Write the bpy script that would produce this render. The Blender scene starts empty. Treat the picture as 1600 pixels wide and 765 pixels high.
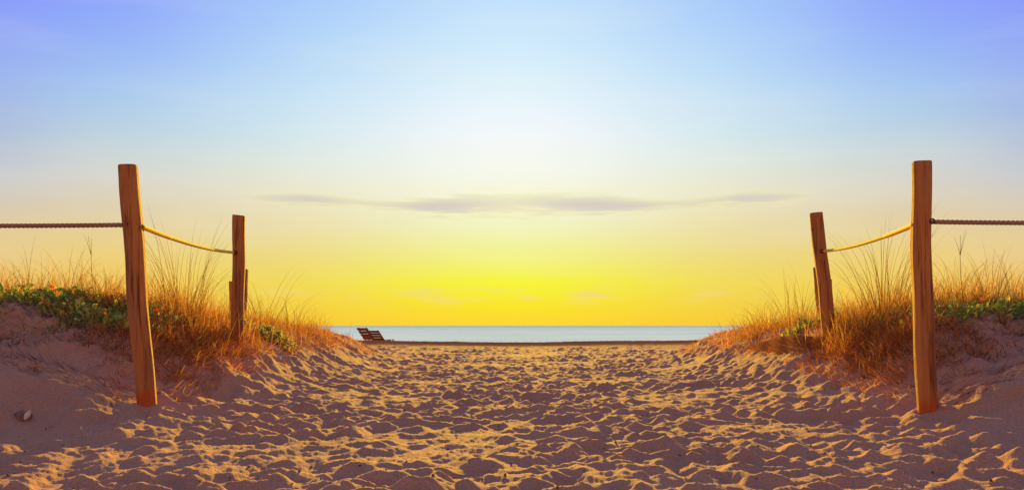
import bpy, math, random
import numpy as np
R = math.radians
random.seed(7)
rng = np.random.default_rng(11)
SC = bpy.context.scene
C = SC.collection

# ------------------------------------------------------------------ camera
F = 1400.0                      # focal length in photo pixels (1600 wide)
CAMZ = 0.72
cam_d = bpy.data.cameras.new('camera')
cam_d.sensor_width = 36.0
cam_d.lens = 36.0 * F / 1600.0
cam_d.shift_y = 125.5 / 1600.0
cam_d.clip_start = 0.05
cam_d.clip_end = 90000
cam = bpy.data.objects.new('camera', cam_d)
cam.location = (0, 0, CAMZ)
cam.rotation_euler = (R(90), 0, 0)
C.objects.link(cam)
SC.camera = cam

# ------------------------------------------------------------------ exposure
SC.view_settings.view_transform = 'Standard'
SC.view_settings.look = 'None'
SC.view_settings.exposure = 1.12
SC.view_settings.gamma = 1.0
SC.view_settings.use_curve_mapping = False

# ------------------------------------------------------------------ sun
SUN_EL = 9.8
sun_d = bpy.data.lights.new('sun', 'SUN')
sun_d.energy = 5.0
sun_d.angle = R(0.6)
sun_d.color = (1.0, 0.64, 0.02)
sun = bpy.data.objects.new('sun', sun_d)
sun.rotation_euler = (R(-(90 - SUN_EL)), 0, 0)       # shines from +Y, low, towards the camera
sun.location = (0, 40, 12)
C.objects.link(sun)

# ------------------------------------------------------------------ sky
def lin(c):
    out = []
    for v in c:
        v /= 255.0
        out.append(v / 12.92 if v <= 0.04045 else ((v + 0.055) / 1.055) ** 2.4)
    return out

world = bpy.data.worlds.new('World')
SC.world = world
world.use_nodes = True
nt = world.node_tree
N, L = nt.nodes, nt.links
N.clear()
def node(tree, t, **kw):
    n = tree.nodes.new(t)
    for k, v in kw.items():
        setattr(n, k, v)
    return n
def math_n(tree, op, a, b=None, c=None, clamp=False):
    n = tree.nodes.new('ShaderNodeMath'); n.operation = op; n.use_clamp = clamp
    for i, v in enumerate((a, b, c)):
        if v is None: continue
        if isinstance(v, (int, float)): n.inputs[i].default_value = v
        else: tree.links.new(v, n.inputs[i])
    return n.outputs[0]
def maprange(tree, v, a, b, c=0.0, d=1.0, smooth=True):
    n = tree.nodes.new('ShaderNodeMapRange')
    n.interpolation_type = 'SMOOTHSTEP' if smooth else 'LINEAR'
    tree.links.new(v, n.inputs[0])
    for i, x in zip((1, 2, 3, 4), (a, b, c, d)): n.inputs[i].default_value = x
    return n.outputs[0]
def mixc(tree, f, a, b):
    n = tree.nodes.new('ShaderNodeMix'); n.data_type = 'RGBA'
    if isinstance(f, (int, float)): n.inputs[0].default_value = f
    else: tree.links.new(f, n.inputs[0])
    for i, v in ((6, a), (7, b)):
        if isinstance(v, (tuple, list)): n.inputs[i].default_value = (*v[:3], 1)
        else: tree.links.new(v, n.inputs[i])
    return n.outputs[2]

tc = node(nt, 'ShaderNodeTexCoord')
sep = node(nt, 'ShaderNodeSeparateXYZ')
L.new(tc.outputs['Generated'], sep.inputs[0])
hor = math_n(nt, 'SQRT', math_n(nt, 'ADD', math_n(nt, 'MULTIPLY', sep.outputs[0], sep.outputs[0]), math_n(nt, 'MULTIPLY', sep.outputs[1], sep.outputs[1])))
E = math_n(nt, 'MULTIPLY', math_n(nt, 'ARCTAN2', sep.outputs[2], hor), 180 / math.pi)      # elevation, degrees
A = math_n(nt, 'MULTIPLY', math_n(nt, 'ARCTAN2', sep.outputs[0], sep.outputs[1]), 180 / math.pi)
AA = math_n(nt, 'ABSOLUTE', A)                                                              # degrees away from the sun
E01 = math_n(nt, 'MULTIPLY', E, 1 / 90.0, clamp=True)

def sky_ramp(stops, r, top):
    cr = node(nt, 'ShaderNodeValToRGB')
    pts = [(math.degrees(math.atan((508 - v) / r)) / 90.0, c) for v, c in stops] + top
    pts.sort()
    el = cr.color_ramp.elements
    while len(el) < len(pts): el.new(0.5)
    for e, (p, c) in zip(el, pts):
        e.position = max(p, 0); e.color = (*lin(c), 1)
    L.new(E01, cr.inputs[0])
    return cr.outputs[0]
ZEN = (92, 122, 226)
ramp_c = sky_ramp([(508, (248, 210, 46)), (482, (245, 223, 30)), (462, (242, 233, 44)), (440, (241, 241, 48)), (418, (240, 240, 98)),
                   (385, (238, 240, 150)), (350, (240, 241, 192)), (300, (244, 245, 220)), (262, (244, 247, 236)), (215, (243, 247, 249)),
                   (170, (233, 244, 251)), (120, (219, 240, 250)), (60, (203, 232, 251)), (0, (194, 224, 251))], 1400,
                  [(0.36, (146, 180, 244)), (0.62, (106, 140, 232)), (1.0, ZEN)])
ramp_m = sky_ramp([(508, (246, 200, 50)), (480, (242, 206, 66)), (440, (239, 216, 88)), (400, (236, 216, 125)), (350, (234, 221, 168)),
                   (300, (234, 229, 202)), (250, (223, 232, 225)), (200, (207, 230, 239)), (150, (197, 225, 244)), (100, (184, 217, 247)), (0, (165, 201, 250))], 1438,
                  [(0.36, (130, 164, 243)), (0.62, (103, 136, 232)), (1.0, ZEN)])
ramp_s = sky_ramp([(508, (245, 196, 72)), (440, (241, 201, 92)), (400, (238, 206, 118)), (360, (230, 206, 147)), (320, (221, 205, 172)), (280, (214, 210, 199)),
                   (230, (199, 212, 216)), (180, (179, 205, 229)), (130, (165, 197, 239)), (60, (148, 178, 247)), (0, (142, 165, 250))], 1552,
                  [(0.36, (116, 142, 240)), (0.62, (99, 130, 230)), (1.0, ZEN)])
ramp_k = sky_ramp([(508, (240, 190, 82)), (440, (238, 197, 104)), (370, (228, 203, 150)), (320, (214, 202, 182)), (275, (199, 202, 206)),
                   (200, (170, 187, 220)), (120, (157, 178, 237)), (60, (145, 166, 245)), (0, (137, 155, 249))], 1612,
                  [(0.36, (112, 134, 238)), (0.62, (98, 128, 229)), (1.0, ZEN)])
ramp_b = sky_ramp([(508, (214, 160, 150))], 1400,
                  [(0.06, (214, 168, 162)), (0.14, (196, 162, 172)), (0.3, (152, 146, 196)), (0.6, (108, 126, 214)), (1.0, ZEN)])
col = mixc(nt, maprange(nt, AA, 0, 16), ramp_c, ramp_m)
col = mixc(nt, maprange(nt, AA, 11.5, 26.5), col, ramp_s)
col = mixc(nt, maprange(nt, AA, 24, 32), col, ramp_k)
col = mixc(nt, maprange(nt, AA, 32, 120), col, ramp_b)
# thin lenticular cloud above the sea and faint low cumulus, both in sky directions
mpv = node(nt, 'ShaderNodeCombineXYZ')
L.new(math_n(nt, 'MULTIPLY', A, 0.16), mpv.inputs[0]); L.new(math_n(nt, 'MULTIPLY', E, 1.5), mpv.inputs[1])
nz = node(nt, 'ShaderNodeTexNoise'); nz.inputs['Scale'].default_value = 2.4; nz.inputs['Detail'].default_value = 8
L.new(mpv.outputs[0], nz.inputs['Vector'])
nzc = math_n(nt, 'SUBTRACT', nz.outputs[0], 0.5)
def curve(inp, pts):
    fc = node(nt, 'ShaderNodeFloatCurve')
    cv = fc.mapping.curves[0]
    while len(cv.points) < len(pts): cv.points.new(0.5, 0.5)
    for p, (x, y) in zip(cv.points, pts): p.location = (x, y)
    fc.mapping.update()
    L.new(inp, fc.inputs[1])
    return fc.outputs[0]
a01 = math_n(nt, 'MULTIPLY', math_n(nt, 'ABSOLUTE', math_n(nt, 'SUBTRACT', A, 1.0)), 1 / 20.0, clamp=True)
thick = curve(a01, [(0, .44), (.12, .42), (.24, .42), (.34, .27), (.46, .17), (.58, .17), (.68, .24), (.78, .20), (.92, 0.05), (1, 0.0)])
cen = curve(a01, [(0, .80), (.2, .62), (.34, .54), (.46, .58), (.66, .84), (.82, .86), (1, .8)])
cenE = math_n(nt, 'MULTIPLY_ADD', cen, 0.8, 7.12)
dE = math_n(nt, 'ABSOLUTE', math_n(nt, 'ADD', math_n(nt, 'SUBTRACT', E, cenE), math_n(nt, 'MULTIPLY', nzc, 0.38)))
tk = math_n(nt, 'ADD', math_n(nt, 'MULTIPLY', thick, math_n(nt, 'MULTIPLY_ADD', nz.outputs[0], 2.6, -0.30)), 0.01)
q = math_n(nt, 'DIVIDE', dE, tk)
fringe = math_n(nt, 'MULTIPLY', maprange(nt, q, 2.4, 0.9), maprange(nt, thick, 0.02, 0.2, 0, 0.55))
body = math_n(nt, 'MULTIPLY', maprange(nt, q, 2.1, 0.0), maprange(nt, thick, 0.0, 0.30, 0, 0.78))
body = math_n(nt, 'MULTIPLY', body, maprange(nt, AA, 0, 4.5, 0.5, 1.0))
col = mixc(nt, fringe, col, lin((246, 240, 168)))
col = mixc(nt, body, col, lin((203, 192, 196)))
mp2 = node(nt, 'ShaderNodeCombineXYZ')
L.new(math_n(nt, 'MULTIPLY', A, 0.26), mp2.inputs[0]); L.new(math_n(nt, 'MULTIPLY', E, 1.5), mp2.inputs[1])
nz2 = node(nt, 'ShaderNodeTexNoise'); nz2.inputs['Scale'].default_value = 1.1; nz2.inputs['Detail'].default_value = 6
L.new(mp2.outputs[0], nz2.inputs['Vector'])
low = math_n(nt, 'MULTIPLY', maprange(nt, nz2.outputs[0], 0.47, 0.66), math_n(nt, 'MULTIPLY', maprange(nt, E, 1.1, 1.7), maprange(nt, E, 2.7, 2.0)))
low = math_n(nt, 'MULTIPLY', low, maprange(nt, AA, 19, 10, 0, 0.7))
col = mixc(nt, low, col, lin((240, 214, 124)))
mp3 = node(nt, 'ShaderNodeCombineXYZ')                                # thin uneven veil of haze
L.new(math_n(nt, 'MULTIPLY', A, 0.05), mp3.inputs[0]); L.new(math_n(nt, 'MULTIPLY', E, 0.32), mp3.inputs[1])
nz3 = node(nt, 'ShaderNodeTexNoise'); nz3.inputs['Scale'].default_value = 1.3; nz3.inputs['Detail'].default_value = 6
L.new(mp3.outputs[0], nz3.inputs['Vector'])
col = mixc(nt, math_n(nt, 'MULTIPLY', maprange(nt, nz3.outputs[0], .42, .72, 0, .10), maprange(nt, E, 2, 5)), col, lin((240, 236, 232)))
# a small share of the physical sky, the graded dusk colours over it (x10: background strength is 0.1)
sky = node(nt, 'ShaderNodeTexSky'); sky.sky_type = 'NISHITA'; sky.sun_disc = False
sky.sun_elevation = R(SUN_EL); sky.sun_rotation = 0.0
vm = node(nt, 'ShaderNodeVectorMath', operation='SCALE'); vm.inputs['Scale'].default_value = 10.0 / 2 ** 1.12
L.new(col, vm.inputs[0])
skymix = mixc(nt, 0.003, vm.outputs[0], sky.outputs[0])
bg = node(nt, 'ShaderNodeBackground'); bg.inputs['Strength'].default_value = 0.1
L.new(skymix, bg.inputs['Color'])
wo = node(nt, 'ShaderNodeOutputWorld'); L.new(bg.outputs[0], wo.inputs['Surface'])

# ------------------------------------------------------------------ helpers
def tag(o, label=None, cat=None, group=None, kind=None):
    if label: o['label'] = label
    if cat: o['category'] = cat
    if group: o['group'] = group
    if kind: o['kind'] = kind
    return o
def empty(name, loc=(0, 0, 0)):
    o = bpy.data.objects.new(name, None); o.empty_display_size = 0.1
    o.location = loc; C.objects.link(o); return o
def mesh_np(name, v, f, mats, smooth=True, tint=None):
    """v (n,3), f (m,3|4) arrays"""
    v = np.asarray(v, np.float32); f = np.asarray(f, np.int32)
    me = bpy.data.meshes.new(name)
    k = f.shape[1]
    me.vertices.add(len(v)); me.vertices.foreach_set('co', v.ravel())
    me.loops.add(f.size); me.loops.foreach_set('vertex_index', f.ravel())
    me.polygons.add(len(f))
    me.polygons.foreach_set('loop_start', np.arange(0, f.size, k, dtype=np.int32))
    me.polygons.foreach_set('loop_total', np.full(len(f), k, np.int32))
    me.polygons.foreach_set('use_smooth', np.full(len(f), smooth, bool))
    for m in (mats if isinstance(mats, (list, tuple)) else [mats]): me.materials.append(m)
    if tint is not None:
        at = me.attributes.new('tint', 'FLOAT_COLOR', 'POINT')
        t = np.ones((len(v), 4), np.float32); t[:, :3] = tint
        at.data.foreach_set('color', t.ravel())
    me.update(calc_edges=True)
    return me
def obj(name, me, parent=None, loc=None):
    o = bpy.data.objects.new(name, me); C.objects.link(o)
    if parent: o.parent = parent
    if loc is not None: o.location = loc
    return o
def tube_arr(pts, rad, sides=6, cap=True):
    pts = np.asarray(pts, float); n = len(pts)
    rad = np.broadcast_to(np.asarray(rad, float), (n,))
    t = np.gradient(pts, axis=0); t /= np.linalg.norm(t, axis=1)[:, None] + 1e-9
    up = np.tile([0.0, 0.0, 1.0], (n, 1)); bad = np.abs(t[:, 2]) > 0.93; up[bad] = (0, 1, 0)
    a = np.cross(t, up); a /= np.linalg.norm(a, axis=1)[:, None]; b = np.cross(a, t)
    ang = np.linspace(0, 2 * math.pi, sides, endpoint=False)
    v = pts[:, None] + rad[:, None, None] * (np.cos(ang)[None, :, None] * a[:, None] + np.sin(ang)[None, :, None] * b[:, None])
    i = np.arange(n - 1)[:, None] * sides; j = np.arange(sides)[None]; j2 = (j + 1) % sides
    f = np.stack([i + j, i + j2, i + sides + j2, i + sides + j], -1).reshape(-1, 4)
    v = v.reshape(-1, 3)
    if cap:
        c0 = len(v); v = np.vstack([v, pts[0], pts[-1]])
        jj = np.arange(sides); jn = (jj + 1) % sides; e = (n - 1) * sides
        f = np.vstack([f, np.stack([jj * 0 + c0, jn, jj, jj], 1), np.stack([jj * 0 + c0 + 1, e + jj, e + jn, e + jn], 1)])
    return v, f
def join(parts):
    vs, fs, o = [], [], 0
    for v, f in parts:
        vs.append(v); fs.append(np.asarray(f) + o); o += len(v)
    return np.vstack(vs), np.vstack(fs)
def quads_clean(me):
    import bmesh
    bm = bmesh.new(); bm.from_mesh(me); bm.to_mesh(me); bm.free(); return me
def sm(a, b, x):
    t = np.clip((x - a) / (b - a), 0, 1); return t * t * (3 - 2 * t)

# ------------------------------------------------------------------ materials
def principled(name, base=(.5, .5, .5), rough=0.8, spec=0.3):
    m = bpy.data.materials.new(name); m.use_nodes = True
    b = m.node_tree.nodes['Principled BSDF']
    b.inputs['Base Color'].default_value = (*base, 1)
    b.inputs['Roughness'].default_value = rough
    b.inputs['Specular IOR Level'].default_value = spec
    return m, m.node_tree, b
def noise(t, scale, detail=4, vec=None, rough=0.55):
    n = t.nodes.new('ShaderNodeTexNoise'); n.inputs['Scale'].default_value = scale
    n.inputs['Detail'].default_value = detail; n.inputs['Roughness'].default_value = rough
    if vec is not None: t.links.new(vec, n.inputs['Vector'])
    return n.outputs[0]
def objcoord(t, scale=(1, 1, 1)):
    tcn = t.nodes.new('ShaderNodeTexCoord'); mp = t.nodes.new('ShaderNodeMapping')
    mp.inputs['Scale'].default_value = scale
    t.links.new(tcn.outputs['Object'], mp.inputs[0]); return mp.outputs[0]
def bump(t, bsdf, h, strength, dist):
    b = t.nodes.new('ShaderNodeBump'); b.inputs['Strength'].default_value = strength; b.inputs['Distance'].default_value = dist
    t.links.new(h, b.inputs['Height']); t.links.new(b.outputs[0], bsdf.inputs['Normal'])

def sand_material():
    m, t, b = principled('sand', rough=0.95, spec=0.0)
    v = objcoord(t)
    n1 = noise(t, 1.3, 5, v); n2 = noise(t, 55, 3, v); n3 = noise(t, 210, 2, v)
    c = mixc(t, maprange(t, n1, .3, .7), (.58, .275, .118), (.66, .325, .14))
    c = mixc(t, maprange(t, n2, .35, .72, 0, .5), c, (.46, .20, .075))
    c = mixc(t, maprange(t, n3, .54, .66, 0, .7), c, (.21, .10, .055))
    # damp, darker sand towards the water
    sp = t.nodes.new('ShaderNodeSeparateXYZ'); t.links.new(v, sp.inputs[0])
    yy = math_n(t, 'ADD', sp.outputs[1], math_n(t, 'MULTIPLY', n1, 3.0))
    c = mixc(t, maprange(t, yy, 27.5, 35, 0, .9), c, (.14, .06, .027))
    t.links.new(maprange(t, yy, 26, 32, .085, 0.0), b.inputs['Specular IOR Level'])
    n4 = noise(t, 120, 2, v); c = mixc(t, maprange(t, n4, .60, .72, 0, .5), c, (.74, .40, .17))
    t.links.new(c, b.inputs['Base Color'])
    h = math_n(t, 'ADD', math_n(t, 'MULTIPLY', n2, 0.6), math_n(t, 'MULTIPLY', n3, 0.4))
    bump(t, b, h, 0.9, 0.018)
    return m
M_SAND = sand_material()

def sea_material():
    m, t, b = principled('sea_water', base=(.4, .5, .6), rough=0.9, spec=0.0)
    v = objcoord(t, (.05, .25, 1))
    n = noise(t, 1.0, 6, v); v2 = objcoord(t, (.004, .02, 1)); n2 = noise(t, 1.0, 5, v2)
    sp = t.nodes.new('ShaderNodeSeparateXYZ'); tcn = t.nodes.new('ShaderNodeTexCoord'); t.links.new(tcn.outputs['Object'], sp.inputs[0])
    wat = mixc(t, maprange(t, n2, .35, .65), (.60, .90, .80), (.72, .95, .86))           # shallow; pale reflected sky put into the colour
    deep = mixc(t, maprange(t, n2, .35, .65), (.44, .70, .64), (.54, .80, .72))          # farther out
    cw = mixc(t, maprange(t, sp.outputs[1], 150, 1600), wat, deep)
    cw = mixc(t, maprange(t, n, .50, .64, 0, .35), cw, (.36, .60, .58))          # darker wave lines put into the colour
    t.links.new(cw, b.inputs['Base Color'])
    bump(t, b, math_n(t, 'ADD', n, math_n(t, 'MULTIPLY', n2, 2.0)), 0.6, 3.0)
    return m
M_SEA = sea_material()

def wood_material(name, a, bcol, dark, stain=None, sc=1.0):
    m, t, b = principled(name, rough=0.85, spec=0.15)
    v = objcoord(t, (38 * sc, 38 * sc, 1.6 * sc)); v2 = objcoord(t, (9, 9, .7)); v3 = objcoord(t, (90, 90, 2.5))
    n1 = noise(t, 1, 5, v, .65); n2 = noise(t, 1, 4, v2); n3 = noise(t, 1, 3, v3)
    c = mixc(t, maprange(t, n2, .3, .7), a, bcol)
    c = mixc(t, maprange(t, n1, .50, .66, 0, .85), c, dark)
    c = mixc(t, maprange(t, n3, .58, .7, 0, .6), c, dark)
    c = mixc(t, maprange(t, noise(t, 1, 4, objcoord(t, (16, 16, 1.1))), .48, .70, 0, .55), c, tuple(.45 * x + .55 * y for x, y in zip(bcol, (.26, .15, .085))))
    if stain:
        tcn = t.nodes.new('ShaderNodeTexCoord'); s = t.nodes.new('ShaderNodeSeparateXYZ'); t.links.new(tcn.outputs['Object'], s.inputs[0])
        hgt = math_n(t, 'ADD', s.outputs[2], math_n(t, 'MULTIPLY', n2, -.14))
        c = mixc(t, maprange(t, hgt, .06, -.03, 0, .8), c, stain)
    t.links.new(c, b.inputs['Base Color'])
    bump(t, b, math_n(t, 'ADD', n1, math_n(t, 'MULTIPLY', n3, .6)), 1.0, 0.010)
    return m
M_POST = wood_material('weathered_post_wood', (.60, .235, .05), (.42, .15, .034), (.12, .04, .014), stain=(.55, .10, .015))
M_GRAIN = wood_material('end_grain_wood', (.40, .20, .09), (.30, .14, .06), (.12, .05, .02))
M_CHAIR = wood_material('chair_wood', (.52, .17, .05), (.42, .12, .04), (.2, .06, .02))

def plain(name, c1, c2, scale=30, rough=.85, bumpd=0.003):
    m, t, b = principled(name, rough=rough, spec=.15)
    n = noise(t, scale, 4, objcoord(t))
    t.links.new(mixc(t, maprange(t, n, .3, .7), c1, c2), b.inputs['Base Color'])
    if bumpd: bump(t, b, n, .6, bumpd)
    return m
M_ROPE = plain('grey_rope_fibre', (.50, .28, .14), (.34, .18, .09), 160)
M_YROPE = plain('yellow_rope_fibre', (.95, .60, .05), (.88, .50, .03), 60)
_yb = M_YROPE.node_tree.nodes['Principled BSDF']              # pale nylon fibre, light bleeds through it
_yb.inputs['Subsurface Weight'].default_value = .85
_yb.inputs['Subsurface Radius'].default_value = (.05, .03, .006)
_yb.inputs['Subsurface Scale'].default_value = .6
M_HOLE = plain('dark_hole', (.03, .015, .01), (.05, .02, .01), 60)
M_METAL = plain('dull_metal', (.25, .22, .2), (.12, .1, .09), 60, .45)
M_SHELL = plain('pale_shell', (.80, .58, .30), (.60, .40, .20), 60)
M_STONE = plain('brown_stone', (.30, .15, .08), (.22, .11, .065), 40)
M_PEB = plain('dark_pebble', (.12, .07, .05), (.2, .12, .08), 200)

def leaf_material(name, transl):
    """base colour from the per-leaf 'tint' attribute, sun shining through the blade"""
    m = bpy.data.materials.new(name); m.use_nodes = True; t = m.node_tree
    b = t.nodes['Principled BSDF']; b.inputs['Roughness'].default_value = .6; b.inputs['Specular IOR Level'].default_value = .2
    at = t.nodes.new('ShaderNodeAttribute'); at.attribute_name = 'tint'
    n = noise(t, 25, 2, objcoord(t))
    mx = t.nodes.new('ShaderNodeMix'); mx.data_type = 'RGBA'; mx.blend_type = 'MULTIPLY'; mx.inputs[0].default_value = .5
    t.links.new(at.outputs['Color'], mx.inputs[6]); t.links.new(mixc(t, n, (.7, .7, .7), (1.3, 1.3, 1.3)), mx.inputs[7])
    t.links.new(mx.outputs[2], b.inputs['Base Color'])
    tr = t.nodes.new('ShaderNodeBsdfTranslucent'); t.links.new(mx.outputs[2], tr.inputs[0])
    ms = t.nodes.new('ShaderNodeMixShader'); ms.inputs[0].default_value = transl
    t.links.new(b.outputs[0], ms.inputs[1]); t.links.new(tr.outputs[0], ms.inputs[2])
    t.links.new(ms.outputs[0], t.nodes['Material Output'].inputs['Surface'])
    return m
M_GRASS = leaf_material('grass_blade', .45)
M_LEAF = leaf_material('vine_leaf', .5)

# ------------------------------------------------------------------ terrain height
def fft_noise(n, lo, hi, seed):
    r = np.random.default_rng(seed)
    k = np.fft.fftfreq(n) * n
    kk = np.sqrt(k[:, None] ** 2 + k[None] ** 2)
    spec = np.fft.fft2(r.standard_normal((n, n))) * np.exp(-((kk - (lo + hi) / 2) / ((hi - lo) / 2 + 1e-6)) ** 2)
    h = np.real(np.fft.ifft2(spec)); return h / h.std()
TN, TL = 1024, 12.8
def footprint_tile(seed, count):
    r = np.random.default_rng(seed)
    h = 0.016 * fft_noise(TN, 6, 22, seed) + 0.006 * fft_noise(TN, 25, 60, seed + 1)
    px = TL / TN
    P = 30
    yy, xx = np.mgrid[-P:P + 1, -P:P + 1] * px
    for i in range(count):
        cx, cy = r.integers(0, TN, 2)
        ang = r.normal(0, .5) + (math.pi if r.random() < .5 else 0)
        a = xx * math.sin(ang) + yy * math.cos(ang); b = xx * math.cos(ang) - yy * math.sin(ang)
        la = r.uniform(.105, .165); lb = r.uniform(.05, .085)
        q = np.sqrt((a / la) ** 2 + (b / lb) ** 2)
        iy = (cy + np.arange(-P, P + 1)) % TN; ix = (cx + np.arange(-P, P + 1)) % TN
        loc = h[np.ix_(iy, ix)]
        w = np.clip(1 - q * q, 0, 1) ** .6
        tgt = np.average(loc, weights=w + 1e-6) - r.uniform(.012, .048) - .10 * a * r.uniform(-1, 1)
        loc = loc * (1 - .85 * w) + tgt * .85 * w
        loc = loc + r.uniform(.006, .024) * np.exp(-((q - 1.3) / .3) ** 2) * (1 + .7 * np.sign(r.random() - .5) * a / la * .6)
        h[np.ix_(iy, ix)] = loc
    mx = .62 * px
    for it in range(14):                       # loose sand slides down to its angle of repose
        for ax in (0, 1):
            d = np.roll(h, -1, ax) - h
            ex = np.sign(d) * np.clip(np.abs(d) - mx, 0, None) * .3
            h = h + ex - np.roll(ex, 1, ax)
    h = (h * 2 + np.roll(h, 1, 0) + np.roll(h, -1, 0) + np.roll(h, 1, 1) + np.roll(h, -1, 1)) / 6
    # drop the slow drift so the path stays level
    g = np.fft.fft2(h); k = np.fft.fftfreq(TN) * TN
    kk = np.sqrt(k[:, None] ** 2 + k[None] ** 2)
    h = np.real(np.fft.ifft2(g * (1 - np.exp(-(kk / 5) ** 2))))
    return h
TA = footprint_tile(3, 9000)
TB = footprint_tile(23, 7000)
TG = fft_noise(TN, 3, 30, 77) * .5 + fft_noise(TN, 30, 90, 78) * .3       # rough loose sand
def samp(T, x, y, rot, scale):
    c, s = math.cos(rot), math.sin(rot)
    u = (x * c - y * s) / (TL * scale) * TN; v = (x * s + y * c) / (TL * scale) * TN
    u0 = np.floor(u).astype(int); v0 = np.floor(v).astype(int); fu = u - u0; fv = v - v0
    u0 %= TN; v0 %= TN; u1 = (u0 + 1) % TN; v1 = (v0 + 1) % TN
    return (T[v0, u0] * (1 - fu) + T[v0, u1] * fu) * (1 - fv) + (T[v1, u0] * (1 - fu) + T[v1, u1] * fu) * fv
def smooth_interp(x, xs, ys, k=.22):
    return (np.interp(x - k, xs, ys) + 2 * np.interp(x, xs, ys) + np.interp(x + k, xs, ys)) / 4
def dune(s, y, sd):
    wob = samp(TG, s + sd * 3.1, y + sd * 1.7, .3, 3.0)
    wob2 = samp(TG, s + 5 + sd, y, 1.1, 1.2)
    se = s + np.interp(y, [6.5, 9.8, 14, 17, 20, 27, 34], [0, .33, .24, .04, -.30, -1.6, -3]) + .10 * wob * sm(2.0, 3.5, s)
    hi = smooth_interp(se, [0, 1.5, 2.2, 2.65, 3.0, 3.4, 4.2, 5.5, 9, 30], [0, 0, .03, .12, .33, .62, .84, .93, 1.0, 1.1])
    hi = hi + .07 * wob * sm(3.2, 4.5, s)
    hi *= (1 - sm(19, 27, y)) * np.interp(y, [10, 13, 17, 20], [1, .93, .84, .78])
    lo = smooth_interp(s + .06 * wob, [0, 1.5, 2.2, 2.65, 3.0, 3.4, 4.2, 6, 30], [0, 0, .03, .15, .34, .47, .56, .62, .7])
    yn = y + .25 * (s - 3.0) * 0 + .12 * wob
    ledge = sm(5.15 + .25 * sm(3.0, 4.5, s) * 0, 6.35, yn) - .10 * sm(6.4, 7.0, yn)
    near = sm(3.3, 5.2, yn) * .10 * sm(2.4, 4.0, s)
    f = sm(7.25 - .15 * sm(2.6, 3.2, s), 8.15, yn + .08 * wob2)
    f = f * sm(2.7, 3.4, s) + sm(6.3, 9.0, y) * (1 - sm(2.7, 3.4, s))
    front = lo * np.clip(ledge, 0, None) * .98 + near * (1 - sm(5.2, 6.3, yn))
    return front * (1 - f) + hi * f
def off_right(y): return .35 + .03 * np.clip(y - 8, 0, 30)
def ground(x, y, detail=True):
    x = np.asarray(x, float); y = np.asarray(y, float)
    h = np.where(x < 0, dune(-x, y, 0.0), dune(x - off_right(y), y, 4.0))
    macro = h.copy()
    far = sm(16, 34, y)
    h = h + far * (.07 + .10 * np.clip(np.abs(x) / 12, 0, 1) ** 2 - .05 * np.exp(-(x / 3) ** 2))
    by = y + .5 * samp(TG, x, y * 0, .2, 8.0)
    h = h - np.clip(by - 36.5, 0, None) * .075 * sm(36, 42, by)
    h = np.maximum(h, -4.0)
    if detail:
        path = 1 - sm(.28, .72, macro)
        fp = .66 * samp(TA, x, y, .3, 1.2) + .28 * samp(TB, x + 3.3, y + 1.2, -.62, 1.7) + .22 * samp(TB, x + 1.3, y + 5.2, 1.9, .72)
        env = (.84 + .42 * samp(TG, x, y, .9, 4.0)) * (1 - .75 * sm(25, 33, y))
        h = h + fp * np.clip(env, .2, 1.45) * (path * .90 + .26)
        rough = samp(TG, x, y, .5, .35) * .018 + samp(TG, x, y * .45, .5, .16) * .009
        h = h + rough * (1 - path * .75) + samp(TG, x, y, 1.3, .11) * .0022
        for px_, py_ in ((-2.647, 6.5), (2.957, 6.4), (-2.98, 9.7), (3.48, 9.8)):           # sand heaped against the posts
            q = np.hypot(x - px_, y - py_)
            h = h + .035 * np.exp(-(q / .15) ** 2) - ({2.957: .075, -2.647: .055}.get(px_, 0) * np.exp(-(q / .5) ** 2))
    return h
def gz(x, y): return float(ground(np.array([x]), np.array([y]))[0])
def on_ground(u, v, dmin=3.5, dmax=45):
    """where the line of sight through photo position (u, v) first meets the sand"""
    d = np.exp(np.linspace(math.log(dmin), math.log(dmax), 4000))
    x = (u - 800) / F * d; z = CAMZ - (v - 508) / F * d
    g = ground(x, d, False)
    i = np.argmax(g >= z)
    if g[i] < z[i]: i = np.argmin(np.abs(g - z))
    return float(x[i]), float(d[i])

# ------------------------------------------------------------------ beach
rad = np.concatenate([[0.0], np.linspace(.5, 2.2, 8), np.exp(np.arange(math.log(2.35), math.log(46), .0050)),
                      np.exp(np.arange(math.log(46.5), math.log(420), .06))])
half = R(38)
th = np.concatenate([np.linspace(-half, half, 1180), np.linspace(half, 2 * math.pi - half, 92)[1:-1]])
nr, na = len(rad), len(th)
X = rad[:, None] * np.sin(th)[None]; Y = rad[:, None] * np.cos(th)[None]
Z = ground(X.ravel(), Y.ravel()).reshape(X.shape)
V = np.stack([X, Y, Z], -1).reshape(-1, 3)
i = np.arange(nr - 1)[:, None] * na; j = np.arange(na)[None]; j2 = (j + 1) % na
Fc = np.stack([i + j, i + na + j, i + na + j2, i + j2], -1).reshape(-1, 4)
Fc = Fc[:, ::-1]
Fc = Fc[na:]                                   # first ring closed by a fan of triangles below
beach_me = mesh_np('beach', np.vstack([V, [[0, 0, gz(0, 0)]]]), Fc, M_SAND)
tag(obj('beach', beach_me), 'trampled orange-brown sand path and beach full of footprints between two low dunes', 'beach', kind='structure')
del V, Fc

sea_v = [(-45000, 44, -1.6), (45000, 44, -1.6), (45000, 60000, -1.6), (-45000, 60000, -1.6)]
tag(obj('sea', mesh_np('sea', sea_v, [(0, 1, 2, 3)], M_SEA, False)), 'calm pale blue-grey sea along the horizon', 'sea', kind='structure')

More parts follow.
